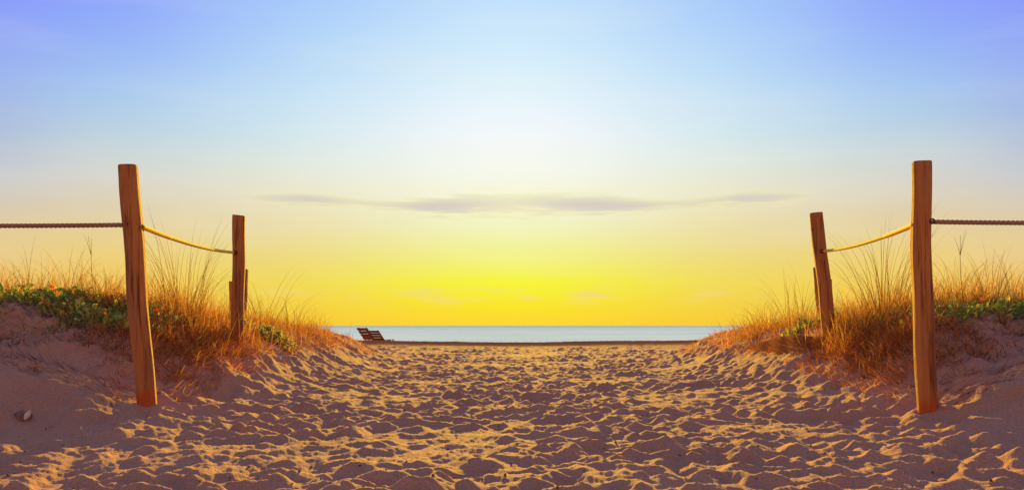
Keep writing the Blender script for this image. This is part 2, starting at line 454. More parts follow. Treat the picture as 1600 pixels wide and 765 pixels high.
# ------------------------------------------------------------------ fence posts
def make_post(u0, v0, u1, v1, d, w, seed, label, group, dd=None, holes=(), crack=True, spin=0.0):
    """post leaning from its foot (u0, v0) to its head (u1, v1) at distance d"""
    r = np.random.default_rng(seed)
    p0 = np.array([(u0 - 800) / F * d, d, CAMZ - (v0 - 508) / F * d]); p1 = np.array([(u1 - 800) / F * d, d + (dd or 0), CAMZ - (v1 - 508) / F * d])
    root = empty('fence_post', tuple(p0)); tag(root, label, 'post', group)
    ax = p1 - p0; Ln = np.linalg.norm(ax)
    nr_, ns = 46, 40
    t = np.concatenate([np.linspace(-.45, Ln - .012, nr_ - 1), [Ln - .004]])
    ang = np.linspace(0, 2 * math.pi, ns, endpoint=False)
    ca, sa = np.cos(ang), np.sin(ang)
    k = 4.2
    rr = (np.abs(ca) ** k + np.abs(sa) ** k) ** (-1 / k)          # sawn log: rounded square
    base = np.stack([ca * rr, sa * rr], -1) * w / 2 * .97
    ph = r.uniform(0, 6, 8)
    V = []
    for n_, tt in enumerate(t):
        wx = .006 * math.sin(tt * 3.1 + ph[0]) + .004 * math.sin(tt * 7.7 + ph[1]); wy = .005 * math.sin(tt * 2.7 + ph[2])
        s_ = 1 + .03 * math.sin(tt * 2.2 + ph[3]) + .012 * math.sin(tt * 9 + ph[4])
        if n_ == len(t) - 1: s_ *= .93
        ring = base * s_
        lump = 1 + .022 * np.sin(ang * 3 + tt * 2 + ph[5]) + .012 * np.sin(ang * 5 - tt * 5 + ph[6]) + r.normal(0, .004, ns)
        ring = ring * lump[:, None]
        if crack:
            for ca_, t0, t1, dp in ((-1.42 + .2 * math.sin(ph[7]), .05, Ln * .62, .026), (-1.9 + .15 * math.cos(ph[6]), Ln * .35, Ln * .97, .014)):
                if t0 < tt < t1:
                    kk = int(round(((ca_ + .07 * math.sin(tt * 4 + ph[3])) % (2 * math.pi)) / (2 * math.pi) * ns)) % ns
                    ring[kk] *= 1 - dp * 9 * math.sin((tt - t0) / (t1 - t0) * math.pi) ** .5
        c, s = math.cos(spin), math.sin(spin)
        V.append(np.stack([ring[:, 0] * c - ring[:, 1] * s + wx, ring[:, 0] * s + ring[:, 1] * c + wy, np.full(ns, tt)], -1))
    V = np.array(V)
    # lean: shear along the axis
    V[..., 0] += V[..., 2] * ax[0] / Ln; V[..., 1] += V[..., 2] * ax[1] / Ln
    V[-2:, :, 2] += (V[-2:, :, 0] - V[-2:, :, 0].mean()) * r.uniform(-.10, .10)
    Vf = V.reshape(-1, 3)
    i = np.arange(nr_ - 1)[:, None] * ns; j = np.arange(ns)[None]; j2 = (j + 1) % ns
    f = np.stack([i + j, i + j2, i + ns + j2, i + ns + j], -1).reshape(-1, 4)
    obj('timber', mesh_np('timber', Vf, f, M_POST), root)
    top = V[-1]; cc = top.mean(0)
    tv = np.vstack([top, top * .5 + cc * .5 + [0, 0, .0015], cc + [0, 0, .002]])
    jj = np.arange(ns); jn = (jj + 1) % ns
    tf = np.vstack([np.stack([jj, jn, ns + jn, ns + jj], 1)])
    tf3 = np.stack([ns + jj, ns + jn, jj * 0 + 2 * ns, jj * 0 + 2 * ns], 1)
    me = bpy.data.meshes.new('end_grain')
    me.from_pydata([tuple(q) for q in tv], [], [tuple(int(a) for a in q) for q in tf] + [tuple(int(a) for a in q[:3]) for q in tf3])
    me.materials.append(M_GRAIN); me.update()
    obj('end_grain', me, root)
    # bored rope holes: dark collar rings set in the timber
    for (hx, hy, hz, nx, ny) in holes:
        nv = np.array([nx, ny, 0.0]); nv /= np.linalg.norm(nv); sd = np.array([-nv[1], nv[0], 0]); up = np.array([0, 0, 1.0])
        hc = np.array([hx, hy, hz]) - p0
        an = np.linspace(0, 2 * math.pi, 17)
        pts = [hc + nv * .002 + (sd * math.cos(a) + up * math.sin(a)) * .017 for a in an]
        v_, f_ = tube_arr(pts, .0045, 6, False)
        obj('rope_hole', mesh_np('rope_hole', v_, f_, M_HOLE), root)
    return root, p0, p1

def P(u, v, d): return np.array([(u - 800) / F * d, d, CAMZ - (v - 508) / F * d])
GP = 'wooden posts of the rope fence along the path'
hl = P(202, 352, 6.5); hr = P(1450, 347, 6.4)
make_post(230, 630, 199, 259, 6.5, .134, 1, 'tall wooden post leaning left in front of the left dune, nearest on the left', GP, holes=[(hl[0], 6.5 - .064, hl[2], 0, -1), (hl[0] + .062, 6.5 + .01, P(0, 354, 6.5)[2], 1, 0)], spin=.2)
make_post(1447, 646, 1438.5, 252, 6.4, .132, 2, 'tall upright wooden post in front of the right dune, nearest on the right', GP, holes=[(hr[0], 6.4 - .064, hr[2], 0, -1), (hr[0] - .07, 6.4 + .01, P(0, 351, 6.4)[2], -1, 0)], spin=-.2)
make_post(370, 530, 374.5, 336, 9.7, .136, 3, 'second wooden post on the left dune where the yellow rope ends', GP, holes=[(P(371, 395, 9.7)[0], 9.7 - .066, P(371, 395, 9.7)[2], 0, -1)], spin=.16)
make_post(1297, 534, 1274.5, 333, 9.8, .138, 4, 'second wooden post on the right dune, leaning left, where the yellow rope ends', GP, holes=[(P(1281, 393, 9.8)[0], 9.8 - .066, P(1281, 393, 9.8)[2], 0, -1)], spin=-.16)
make_post(379, 500, 381, 420, 15.0, .135, 5, 'short-looking post half hidden just behind the second left post', GP, crack=False)
make_post(1285, 500, 1277, 418, 15.0, .135, 6, 'short-looking post half hidden just behind the second right post', GP, crack=False)
make_post(364, 490, 363, 439, 20.0, .13, 7, 'farthest left post, only a sliver showing past the second post', GP, crack=False)
make_post(1296, 490, 1295, 436, 20.0, .13, 8, 'farthest right post, only a sliver showing past the second post', GP, crack=False)

# ------------------------------------------------------------------ ropes
def twisted(pts_fn, length, rad, pitch, label, mat, name, cat='rope', per=9):
    n = int(length / pitch * per)
    t = np.linspace(0, 1, n)
    c = pts_fn(t); tg = np.gradient(c, axis=0); tg /= np.linalg.norm(tg, axis=1)[:, None]
    a = np.cross(tg, [0, 0, 1.0]); a /= np.linalg.norm(a, axis=1)[:, None]; b = np.cross(a, tg)
    root = empty(name, tuple(c[0])); tag(root, label, cat, 'ropes strung between the posts')
    for k in range(3):
        ph = 2 * math.pi * (t * length / pitch + k / 3)
        p = c + (a * np.cos(ph)[:, None] + b * np.sin(ph)[:, None]) * rad * .5 - c[0]
        v, f = tube_arr(p, rad * .56, 7)
        obj('strand', mesh_np('strand', v, f, mat), root)
    return root, c
def sag(p0, p1, s):
    p0 = np.array(p0); p1 = np.array(p1)
    def fn(t):
        q = p0[None] + (p1 - p0)[None] * t[:, None]; q[:, 2] -= 4 * s * t * (1 - t); return q
    return fn
twisted(sag(hl + [0.03, -.03, 0], [-8.2, 6.9, 1.60], .045), 5.45, .0170, .105, 'grey twisted rope running left from the nearest left post out of view', M_ROPE, 'rope')
twisted(sag(hr + [-.03, -.03, 0], [8.2, 6.8, 1.62], .05), 5.3, .0170, .105, 'grey twisted rope running right from the nearest right post out of view', M_ROPE, 'rope')
def yellow(p0, p1, s, label):
    p0 = np.array(p0); p1 = np.array(p1); Ln = np.linalg.norm(p1 - p0)
    root, c = twisted(sag(p0, p1, s), Ln, .0150, .16, label, M_YROPE, 'yellow_rope', per=14)
    v, f = tube_arr(c - c[0], .0146, 10)
    obj('core', mesh_np('core', v, f, M_YROPE), root)
    n = len(c); k = int(n * .24)
    v, f = tube_arr(c[:k] - c[0], np.interp(np.arange(k), [0, k - 3, k - 1], [.0185, .0175, .0150]), 12)
    obj('sleeve', mesh_np('sleeve', v, f, M_YROPE), root)
    # stub with a dull metal clamp at the far post
    dirv = (p1 - p0) / Ln
    v, f = tube_arr([c[-1] - c[0] - dirv * .01, c[-1] - c[0] + dirv * .02, c[-1] - c[0] + dirv * .03], [.013, .013, .006], 10)
    obj('clamp', mesh_np('clamp', v, f, M_METAL), root)
yellow(P(221, 354, 6.5) + [0, .01, 0], P(368, 395, 9.7) + [0, -.085, 0], .035, 'bright yellow rope sagging between the two nearest left posts')
yellow(P(1429, 351, 6.4) + [0, .01, 0], P(1284, 393, 9.8) + [0, -.085, 0], .035, 'bright yellow rope sagging between the two nearest right posts')

# ------------------------------------------------------------------ wooden beach loungers
def box(cx, cy, cz, sx, sy, sz, rx=0.0):
    v = np.array([(a, b, c) for a in (-.5, .5) for b in (-.5, .5) for c in (-.5, .5)]) * [sx, sy, sz]
    c, s = math.cos(rx), math.sin(rx)
    v = np.stack([v[:, 0], v[:, 1] * c - v[:, 2] * s, v[:, 1] * s + v[:, 2] * c], 1) + [cx, cy, cz]
    return v, np.array([(0, 1, 3, 2), (4, 6, 7, 5), (0, 4, 5, 1), (2, 3, 7, 6), (0, 2, 6, 4), (1, 5, 7, 3)])
def bobj(name, parent, *a):
    import bmesh
    v, f = box(*a); me = mesh_np(name, v, f, M_CHAIR, False)
    bm = bmesh.new(); bm.from_mesh(me); bmesh.ops.bevel(bm, geom=bm.edges[:], offset=.006, segments=1, affect='EDGES'); bm.to_mesh(me); bm.free()
    return obj(name, me, parent)
def lounger(u, v_top, d, rotz, nback, label, w=.74):
    top = P(u, v_top, d)
    ox = .61 * math.sin(rotz); oy = -.61 * math.cos(rotz)
    root = empty('beach_lounger', (top[0] - ox, d - oy, top[2] - .98)); tag(root, label, 'lounger', 'wooden beach loungers')
    root.rotation_euler = (0, 0, rotz)
    # seat deck runs towards +y, back rises towards -y
    rec = R(44); Lb = .86; y0, z0 = -.02, .36
    for k in range(nback):
        q = (k + .6) / nback * Lb
        bobj('back_slat', root, 0, y0 - math.sin(rec) * q, z0 + math.cos(rec) * q, w, .03, Lb / nback * .82, rec)
    for s in (-1, 1):
        bobj('back_rail', root, s * w * .38, y0 - math.sin(rec) * Lb / 2 + .034, z0 + math.cos(rec) * Lb / 2 + .02, .05, .045, Lb, rec)
        bobj('seat_rail', root, s * w * .42, .62, .30, .05, 1.30, .07)
        for yy in (.02, 1.2): bobj('leg', root, s * w * .48, yy, .06, .06, .08, .60)
        bobj('arm_rest', root, s * w * .54, .22, .52, .08, .55, .03)
        bobj('arm_post', root, s * w * .54, .42, .40, .05, .06, .22)
    for k in range(8): bobj('seat_slat', root, 0, .10 + k * .155, .352, w, .12, .025)
lounger(565.5, 512.2, 46, R(-32), 4, 'reddish-brown slatted wooden lounger farther left, its back rising above the sand')
lounger(582, 516.2, 45, R(-34), 5, 'lower slatted wooden lounger on the right of the pair, beside the taller back', .84)

# ------------------------------------------------------------------ shell and stone
x_, y_ = on_ground(40, 652)
g_ = gz(x_, y_)
r_ = np.random.default_rng(5)
def blob(n1, n2, sx, sy, sz, seed, amp=.12):
    r = np.random.default_rng(seed); ph = r.uniform(0, 6, 6)
    v = []; 
    for a in range(n1 + 1):
        p = math.pi * a / n1
        for b in range(n2):
            q = 2 * math.pi * b / n2
            k = 1 + amp * math.sin(3 * p + ph[0] + 2 * math.sin(q + ph[1])) + amp * .7 * math.sin(3 * q + ph[2]) * math.sin(p) + amp * .4 * math.sin(5 * q + 4 * p + ph[3])
            v.append((sx * k * math.sin(p) * math.cos(q), sy * k * math.sin(p) * math.sin(q), sz * k * math.cos(p)))
    i = np.arange(n1)[:, None] * n2; j = np.arange(n2)[None]; j2 = (j + 1) % n2
    return np.array(v), np.stack([i + j, i + n2 + j, i + n2 + j2, i + j2], -1).reshape(-1, 4)
v, f = blob(10, 16, .055, .04, .042, 4)
tag(obj('stone', mesh_np('stone', v, f, M_STONE), None, (x_ - .03, y_ + .02, g_ + .018)), 'small brown stone on the shaded sand at the far left', 'stone')
def shell():
    n, m = 14, 9; outer = []
    for a in range(n):
        t = a / (n - 1); half_w = .021 * math.sin(math.pi * min(max(t * .96 + .02, 0), 1)) ** .7
        for b in range(m):
            s = b / (m - 1) * 2 - 1
            outer.append((half_w * s, (t - .5) * .10, .016 * (1 - s * s) * math.sin(math.pi * t) ** .6 + .0012 * math.cos(a * 2.4)))
    outer = np.array(outer); inner = outer * [.86, .93, .75] - [0, 0, .003]
    i = np.arange(n - 1)[:, None] * m; j = np.arange(m - 1)[None]
    q = np.stack([i + j, i + j + 1, i + m + j + 1, i + m + j], -1).reshape(-1, 4)
    rim = [a * m for a in range(n)] + [(n - 1) * m + b for b in range(1, m)] + [a * m + m - 1 for a in range(n - 2, -1, -1)] + list(range(m - 2, 0, -1))
    rf = [(rim[k], rim[(k + 1) % len(rim)], rim[(k + 1) % len(rim)] + n * m, rim[k] + n * m) for k in range(len(rim))]
    return np.vstack([outer, inner]), np.vstack([q, q[:, ::-1] + n * m, np.array(rf)])
v, f = shell()
so = tag(obj('shell', mesh_np('shell', v, f, M_SHELL), None, (x_ + .028, y_ - .03, g_ + .040)), 'pale elongated shell leaning on the small brown stone at far left', 'shell')
so.scale = (.8, .8, .8)
so.rotation_euler = (R(52), R(28), R(25))

# pebbles and specks of debris scattered on the sand
def pebbles(n, seed):
    r = np.random.default_rng(seed); parts = []
    y = np.exp(r.uniform(math.log(3.6), math.log(14), n)); x = r.uniform(-.62, .62, n) * y
    z = ground(x, y)
    for k in range(n):
        v, f = blob(3, 5, *(r.uniform(.003, .009, 3)), int(r.integers(1e6)), .2)
        parts.append((v + [x[k], y[k], z[k] + .002], f))
    return join(parts)
v, f = pebbles(420, 9)
tag(obj('pebbles', mesh_np('pebbles', v, f, M_PEB)), 'dark specks of grit and pebbles strewn over the sand', 'pebbles', kind='stuff')

# ------------------------------------------------------------------ vegetation
STRAW = np.array([[.78, .38, .05], [.66, .29, .035], [.54, .25, .035], [.46, .27, .04]])
RUST = np.array([[.70, .21, .025], [.78, .30, .035], [.56, .15, .02]])
GREENY = np.array([[.38, .30, .05], [.30, .26, .05], [.48, .34, .06]])
def blades_arr(p, length, az, lean, droop, width, r, seg=7):
    """arching grass blades: p (n,3) roots"""
    n = len(p); t = np.linspace(0, 1, seg + 1)
    ang = lean[:, None] + droop[:, None] * t[None] ** 1.6
    st = length[:, None] / seg
    dx = np.sin(ang) * st; dz = np.cos(ang) * st
    rr = np.concatenate([np.zeros((n, 1)), np.cumsum(dx[:, :-1], 1)], 1); zz = np.concatenate([np.zeros((n, 1)), np.cumsum(dz[:, :-1], 1)], 1)
    cx = p[:, None, 0] + rr * np.sin(az)[:, None]; cy = p[:, None, 1] + rr * np.cos(az)[:, None]; cz = p[:, None, 2] + zz
    c = np.stack([cx, cy, cz], -1)
    tw = az + math.pi / 2 + r.normal(0, .5, n)
    sd = np.stack([np.sin(tw), np.cos(tw), r.normal(0, .15, n)], -1)
    w = width[:, None] * (1 - .92 * t[None] ** 1.5) * .5
    Lf = c - sd[:, None] * w[..., None]; Rt = c + sd[:, None] * w[..., None]
    v = np.stack([Lf, Rt], 2).reshape(-1, 3)
    b = np.arange(n)[:, None] * (2 * (seg + 1)); s = np.arange(seg)[None] * 2
    f = np.stack([b + s, b + s + 1, b + s + 3, b + s + 2], -1).reshape(-1, 4)
    return v, f
def tints(pal, n, rep, r, jit=.28):
    c = pal[r.integers(0, len(pal), n)] * np.clip(1 + r.normal(-.08, jit, (n, 1)), .3, 1.5)
    return np.repeat(np.clip(c, .01, .9), rep, 0)

# one mesh per kind of blade, shared by every tussock
BL = {}
def blade_kind(key, pal, droop, width):
    lst = []
    r = np.random.default_rng(sum(map(ord, key)))
    for k in range(6):
        v, f = blades_arr(np.zeros((1, 3)), np.ones(1), np.zeros(1), np.array([.0]), np.array([droop * r.uniform(.5, 1.5)]), np.array([width]), r, 9)
        lst.append(mesh_np('blade', v, f, M_GRASS, True, tints(pal, 1, len(v), r)))
    BL[key] = lst
blade_kind('straw', STRAW * .48, .95, .0062); blade_kind('arch', STRAW * .52, 2.0, .0062); blade_kind('rust', RUST, 2.2, .009); blade_kind('green', GREENY, 1.0, .009)
def tussock(name, u, v, h, n, spread, key, label, seed, d=None, lean=.32, base=40, pal=STRAW, wscale=1.0, group='beach grass tussocks on the dunes'):
    r = np.random.default_rng(seed)
    if d is None: x, y = on_ground(u, v)
    else: x, y = (u - 800) / F * d, d
    z = gz(x, y)
    root = empty(name, (x, y, z - .01)); tag(root, label, 'grass tussock', group)
    for k in range(n):
        o = bpy.data.objects.new('blade', BL[key][r.integers(6)]); C.objects.link(o); o.parent = root
        a = r.uniform(0, 2 * math.pi); q = spread * math.sqrt(r.random())
        px, py = q * math.sin(a), q * math.cos(a)
        o.location = (px, py, gz(x + px, y + py) - z)
        s = h * r.uniform(.5, 1.06)
        o.scale = (wscale * (.8 + .4 * r.random()), s, s)
        # blades point outwards from the heart of the tussock
        o.rotation_euler = (-abs(r.normal(lean, lean * .5)), 0, -(a + r.normal(0, .5)))
        o.rotation_mode = 'XYZ'
    if base:
        a = r.uniform(0, 2 * math.pi, base); q = spread * 1.5 * np.sqrt(r.random(base))
        p = np.stack([q * np.sin(a), q * np.cos(a), np.zeros(base)], 1); p[:, 2] = ground(p[:, 0] + x, p[:, 1] + y) - z
        v_, f_ = blades_arr(p, h * r.uniform(.15, .45, base), a, r.uniform(.1, .9, base), r.uniform(.4, 2, base), np.full(base, .007), r, 5)
        o = obj('thatch', mesh_np('thatch', v_, f_, M_GRASS, True, tints(pal, base, 12, r)), root); o['kind'] = 'stuff'
    return root
TS = [
 ('grass_tussock', 285, 470, 1.25, 80, .20, 'straw', 'tallest golden grass tussock behind the yellow rope on the left dune', 21, 9.3, .24, 90, STRAW),
 ('grass_tussock', 55, 470, .80, 36, .16, 'straw', 'golden grass tussock at the far left edge behind the green vines', 22, 9.2, .3, 60, STRAW),
 ('grass_tussock', 112, 470, .85, 30, .13, 'arch', 'arching grass tussock behind the red blossoms on the left dune', 23, 9.4, .2, 50, STRAW),
 ('grass_tussock', 165, 470, .75, 24, .12, 'arch', 'thin arching grass just left of the nearest left post top of dune', 24, 9.4, .3, 40, STRAW),
 ('grass_tussock', 412, 480, 1.1, 38, .22, 'straw', 'loose tall grass just right of the second left post', 25, 12.0, .3, 60, STRAW),
 ('grass_tussock', 455, 500, .9, 30, .25, 'arch', 'grass arching right over the left dune slope towards the sea', 26, 14.0, .35, 50, STRAW),
 ('grass_tussock', 500, 512, .5, 16, .22, 'arch', 'low arching grass near the seaward end of the left dune', 27, 16.5, .4, 40, STRAW),
 ('grass_tussock', 546, 524, .62, 5, .05, 'straw', 'few lone grass blades standing before the sea beside the loungers', 28, 19.5, .45, 0, STRAW),
 ('grass_tussock', 98, 508, .34, 20, .035, 'arch', 'golden fan of grass growing at the foot of the left green vines', 29, None, .2, 14, STRAW),
 ('grass_tussock', 200, 502, .24, 12, .04, 'arch', 'small grass fan hugging the left side of the nearest left post', 30, None, .25, 10, STRAW),
 ('grass_tussock', 40, 524, .26, 5, .05, 'green', 'few greenish blades on the bare sand bank at far left', 31, None, .3, 0, GREENY),
 ('grass_tussock', 82, 524, .28, 4, .03, 'green', 'sparse green blades rising in front of the left golden grass fan', 32, None, .2, 0, GREENY),
 ('grass_tussock', 268, 540, .36, 26, .10, 'rust', 'rust-red drooping tussock right of the nearest left post', 33, None, .35, 70, RUST),
 ('grass_tussock', 300, 545, .26, 20, .08, 'rust', 'small rust-red tussock lower on the left dune slope', 34, None, .4, 50, RUST),
 ('grass_tussock', 362, 528, .30, 7, .06, 'green', 'thin green-gold blades at the foot of the second left post', 35, None, .2, 6, GREENY),
 ('grass_tussock', 1383, 470, 1.26, 80, .20, 'straw', 'tallest golden grass tussock behind the yellow rope on the right dune', 41, 9.3, .24, 90, STRAW),
 ('grass_tussock', 1500, 470, .85, 30, .14, 'arch', 'arching grass tussock right of the nearest right post', 42, 9.4, .28, 60, STRAW),
 ('grass_tussock', 1548, 468, .80, 30, .14, 'straw', 'upright golden grass tussock behind the right green vines', 43, 9.4, .22, 50, STRAW),
 ('grass_tussock', 1590, 468, .78, 28, .14, 'straw', 'golden grass tussock at the far right edge', 44, 9.3, .3, 50, STRAW),
 ('grass_tussock', 1245, 478, 1.1, 38, .22, 'straw', 'loose tall grass just left of the second right post', 45, 12.0, .3, 60, STRAW),
 ('grass_tussock', 1200, 497, .9, 30, .25, 'arch', 'grass arching left over the right dune slope towards the sea', 46, 14.0, .35, 50, STRAW),
 ('grass_tussock', 1165, 510, .45, 16, .22, 'arch', 'low arching grass near the seaward end of the right dune', 47, 16.5, .4, 40, STRAW),
 ('grass_tussock', 1130, 524, .6, 5, .05, 'straw', 'few lone grass blades standing before the sea at the right dune end', 48, 19.0, .45, 0, STRAW),
 ('grass_tussock', 1568, 505, .34, 20, .035, 'arch', 'golden fan of grass at the foot of the right green vines', 49, None, .2, 14, STRAW),
 ('grass_tussock', 1466, 490, .26, 12, .04, 'arch', 'small grass fan hugging the right side of the nearest right post', 50, None, .25, 10, STRAW),
 ('grass_tussock', 1592, 520, .28, 4, .03, 'green', 'sparse green blades on the bare bank at far right', 51, None, .25, 0, GREENY),
 ('grass_tussock', 1402, 535, .36, 26, .10, 'rust', 'rust-red drooping tussock left of the nearest right post', 52, None, .35, 70, RUST),
 ('grass_tussock', 1352, 545, .26, 20, .10, 'rust', 'small rust-red tussock lower on the right dune slope', 53, None, .4, 50, RUST),
 ('grass_tussock', 1306, 530, .30, 8, .06, 'green', 'thin green-gold blades at the foot of the second right post', 54, None, .2, 6, GREENY),
]
for (nm, u, v, h, n, sp, key, lab, seed, d, lean, base, pal) in TS:
    tussock(nm, u, v, h, n, sp, key, lab, seed, d, lean, base, pal)
# lone seed stalks
def stalk(u, v_top, d, label, seed):
    r = np.random.default_rng(seed)
    x = (u - 800) / F * d; z = gz(x, d); zt = CAMZ - (v_top - 508) / F * d
    root = empty('seed_stalk', (x, d, z)); tag(root, label, 'seed stalk')
    h = zt - z; t = np.linspace(0, 1, 12)
    p = np.stack([-.05 * h * t ** 2 - .03 * np.sin(t * 3), 0 * t, h * t], 1)
    v, f = tube_arr(p, .004 - .0022 * t, 5)
    obj('stem', mesh_np('stem', v, f, M_GRASS, True, np.array([.40, .22, .06])), root)
    for k in range(3):
        t = np.linspace(0, 1, 8); a = r.uniform(-.16, .16)
        q = np.stack([p[8][0] + (a * t + a * .5 * t * t) * .25, .1 * t * r.uniform(-1, 1), p[8][2] + h * .3 * t * r.uniform(.7, 1.2)], 1)
        v, f = tube_arr(q, .0025 * (1 - .7 * t), 4)
        obj('seed_spray', mesh_np('seed_spray', v, f, M_GRASS, True, np.array([.45, .25, .06])), root)
stalk(149, 372, 9.2, 'single tall seed stalk rising above the left vines', 3)
stalk(1507, 368, 9.2, 'single tall seed stalk rising above the right vines', 4)

MX, MY = on_ground(1225, 550)
CLEAR = [(MX, MY, (.5, .6)), (on_ground(1190, 550)[0], on_ground(1190, 550)[1], (.4, 1.2)), (-3.2, 11.2, (.42, .9)), (3.75, 11.4, (.42, .9))]
# dune grass cover, uncountable
def dune_grass(side, seed, label):
    r = np.random.default_rng(seed); off = off_right if side > 0 else (lambda y: 0 * y)
    parts, cols = [], []
    def scat(n, s0, s1, y0, y1, h0, h1, pal, lean, dr, w, clump=0.0, fn=None):
        y = y0 + (y1 - y0) * r.random(n) ** 1.3; s = r.uniform(s0, s1, n)
        if clump:
            k = max(6, n // 22); cs = r.integers(0, k, n)
            cy = y0 + (y1 - y0) * r.random(k) ** 1.2; cx = r.uniform(s0, s1, k)
            m = r.random(n) < .75
            y = np.where(m, cy[cs] + r.normal(0, clump, n), y); s = np.where(m, cx[cs] + r.normal(0, clump, n), s)
        lim = np.interp(y, [6.5, 9.8, 14, 17, 20, 27], [2.9, 2.75, 2.85, 3.1, 3.4, 4.6]) + r.normal(0, .12, n)
        ok = s > lim
        if fn is not None: ok &= fn(s, y)
        xs_ = side * (s + off(y))
        for (ex, ey, er) in CLEAR:                    # room for the low plants and the straw mound
            ok &= ((xs_ - ex) / er[0]) ** 2 + ((y - ey) / er[1]) ** 2 > 1
        s, y = s[ok], y[ok]; m_ = len(s)
        x = side * (s + off(y)); z = ground(x, y)
        az = r.uniform(0, 2 * math.pi, m_)
        v, f = blades_arr(np.stack([x, y, z - .01], 1), r.uniform(h0, h1, m_) * r.uniform(.6, 1, m_), az, np.abs(r.normal(lean, .2, m_)), r.uniform(.3, dr, m_), np.full(m_, w), r, 6)
        parts.append((v, f)); cols.append(tints(pal, m_, 14, r))
    front = lambda s, y: (s < 3.6) | (y > 8.75)
    scat(4600, 2.9, 7.5, 8.8, 10.6, .20, .64, STRAW, .26, 1.8, .0064, .07, front)
    scat(2600, 2.8, 4.4, 8.2, 10.4, .10, .38, np.vstack([RUST, RUST, STRAW[:1]]), .6, 2.4, .0078, .07, front)
    scat(4200, 2.8, 7.5, 8.1, 11.5, .08, .28, np.vstack([RUST, STRAW[:2]]), .6, 2.2, .0065, 0, front)
    scat(1100, 2.8, 8.5, 11, 16, .16, .52, STRAW, .3, 1.8, .0055, .14)
    scat(4600, 2.8, 8.5, 10, 16, .06, .17, RUST, .7, 2.0, .007)
    scat(2200, 2.75, 4.2, 10.2, 16.5, .12, .36, np.vstack([RUST, STRAW]), .45, 2.0, .0065, .13)
    scat(500, 2.75, 4.6, 10.5, 17, .35, .75, STRAW * .7, .3, 1.8, .006, .12)
    scat(350, 2.9, 9.0, 15, 22, .12, .4, STRAW, .35, 1.9, .0075, .2)
    scat(2400, 2.9, 9.0, 14, 23, .05, .15, RUST, .7, 2.0, .010)
    scat(1800, 2.7, 3.9, 7.9, 10.5, .1, .34, np.vstack([STRAW, RUST]), .7, 2.2, .006, .07)
    v, f = join(parts)
    tag(obj('dune_grass', mesh_np('dune_grass', v, f, M_GRASS, True, np.vstack(cols))), label, 'grass', kind='stuff')
dune_grass(-1, 61, 'thick golden and rust dry grass covering the left dune top')
dune_grass(1, 62, 'thick golden and rust dry grass covering the right dune top')

# dead straw and roots lying on the slopes
def litter(side, seed, label):
    r = np.random.default_rng(seed); off = off_right if side > 0 else (lambda y: 0 * y)
    parts, cols = [], []
    def lay(n, s0, s1, y0, y1, l0, l1, pal, w, az0, azj):
        s = r.uniform(s0, s1, n); y = r.uniform(y0, y1, n); x = side * (s + off(y)); z = ground(x, y)
        L_ = r.uniform(l0, l1, n)
        v, f = blades_arr(np.stack([x, y, z + .006], 1), L_, side * (az0 + r.normal(0, azj, n)), r.uniform(.9, 1.5, n), r.uniform(-.2, .5, n), np.full(n, w), r, 4)
        parts.append((v, f)); cols.append(tints(pal, n, 10, r))
    lay(3600, 2.8, 3.7, 7.4, 9.8, .06, .22, RUST, .006, -2.2, 1.0)
    lay(1700, 2.6, 3.3, 6.9, 9.6, .05, .16, RUST, .006, -2.2, .6)
    DEAD = np.array([[.16, .07, .04], [.30, .15, .08], [.10, .045, .03]])
    lay(1900, 3.05, 5.2, 7.3, 8.25, .04, .18, DEAD, .005, 3.0, 1.4)
    lay(800, 2.75, 4.2, 6.2, 6.9, .05, .20, np.vstack([RUST, DEAD]), .005, 1.6, .5)
    lay(2600, 2.75, 4.0, 9.5, 19, .08, .25, RUST, .008, -2.2, .9)
    v, f = join(parts)
    tag(obj('straw_litter', mesh_np('straw_litter', v, f, M_GRASS, True, np.vstack(cols))), label, 'straw', kind='stuff')
litter(-1, 71, 'rust-brown dead straw and roots lying on the left dune slope')
litter(1, 72, 'rust-brown dead straw and roots lying on the right dune slope')

# green creeping vines with small leaves and orange blossoms
def leaves_arr(p, size, r, flat=.6):
    n = len(p); az = r.uniform(0, 2 * math.pi, n)
    el = r.normal(.45, flat, n)
    d = np.stack([np.cos(el) * np.sin(az), np.cos(el) * np.cos(az), np.sin(el)], -1)
    s = np.stack([np.cos(az), -np.sin(az), r.normal(0, .35, n)], -1); s /= np.linalg.norm(s, axis=1)[:, None]
    nn = np.cross(s, d)
    L_ = size[:, None]
    b0 = p; m1 = p + d * L_ * .35; m2 = p + d * L_ * .75; tip = p + d * L_ + nn * L_ * -.08
    v = np.stack([b0, m1 - s * L_ * .27 + nn * L_ * .10, m1, m1 + s * L_ * .27 + nn * L_ * .10, m2 - s * L_ * .24 + nn * L_ * .08, m2, m2 + s * L_ * .24 + nn * L_ * .08, tip], 1)
    v = v.reshape(-1, 3); b = np.arange(n)[:, None, None] * 8
    f = np.array([(0, 2, 1, 1), (0, 3, 2, 2), (1, 2, 5, 4), (2, 3, 6, 5), (4, 5, 7, 7), (5, 6, 7, 7)])
    f3 = np.array([(0, 2, 1), (0, 3, 2), (1, 2, 5), (1, 5, 4), (2, 3, 6), (2, 6, 5), (4, 5, 7), (5, 6, 7)])
    return v, (b + f3[None]).reshape(-1, 3)
GREEN = np.array([[.18, .34, .03], [.26, .42, .04], [.12, .24, .03], [.42, .48, .06], [.68, .52, .08], [.76, .34, .04], [.76, .52, .09]])
FLOWER = None
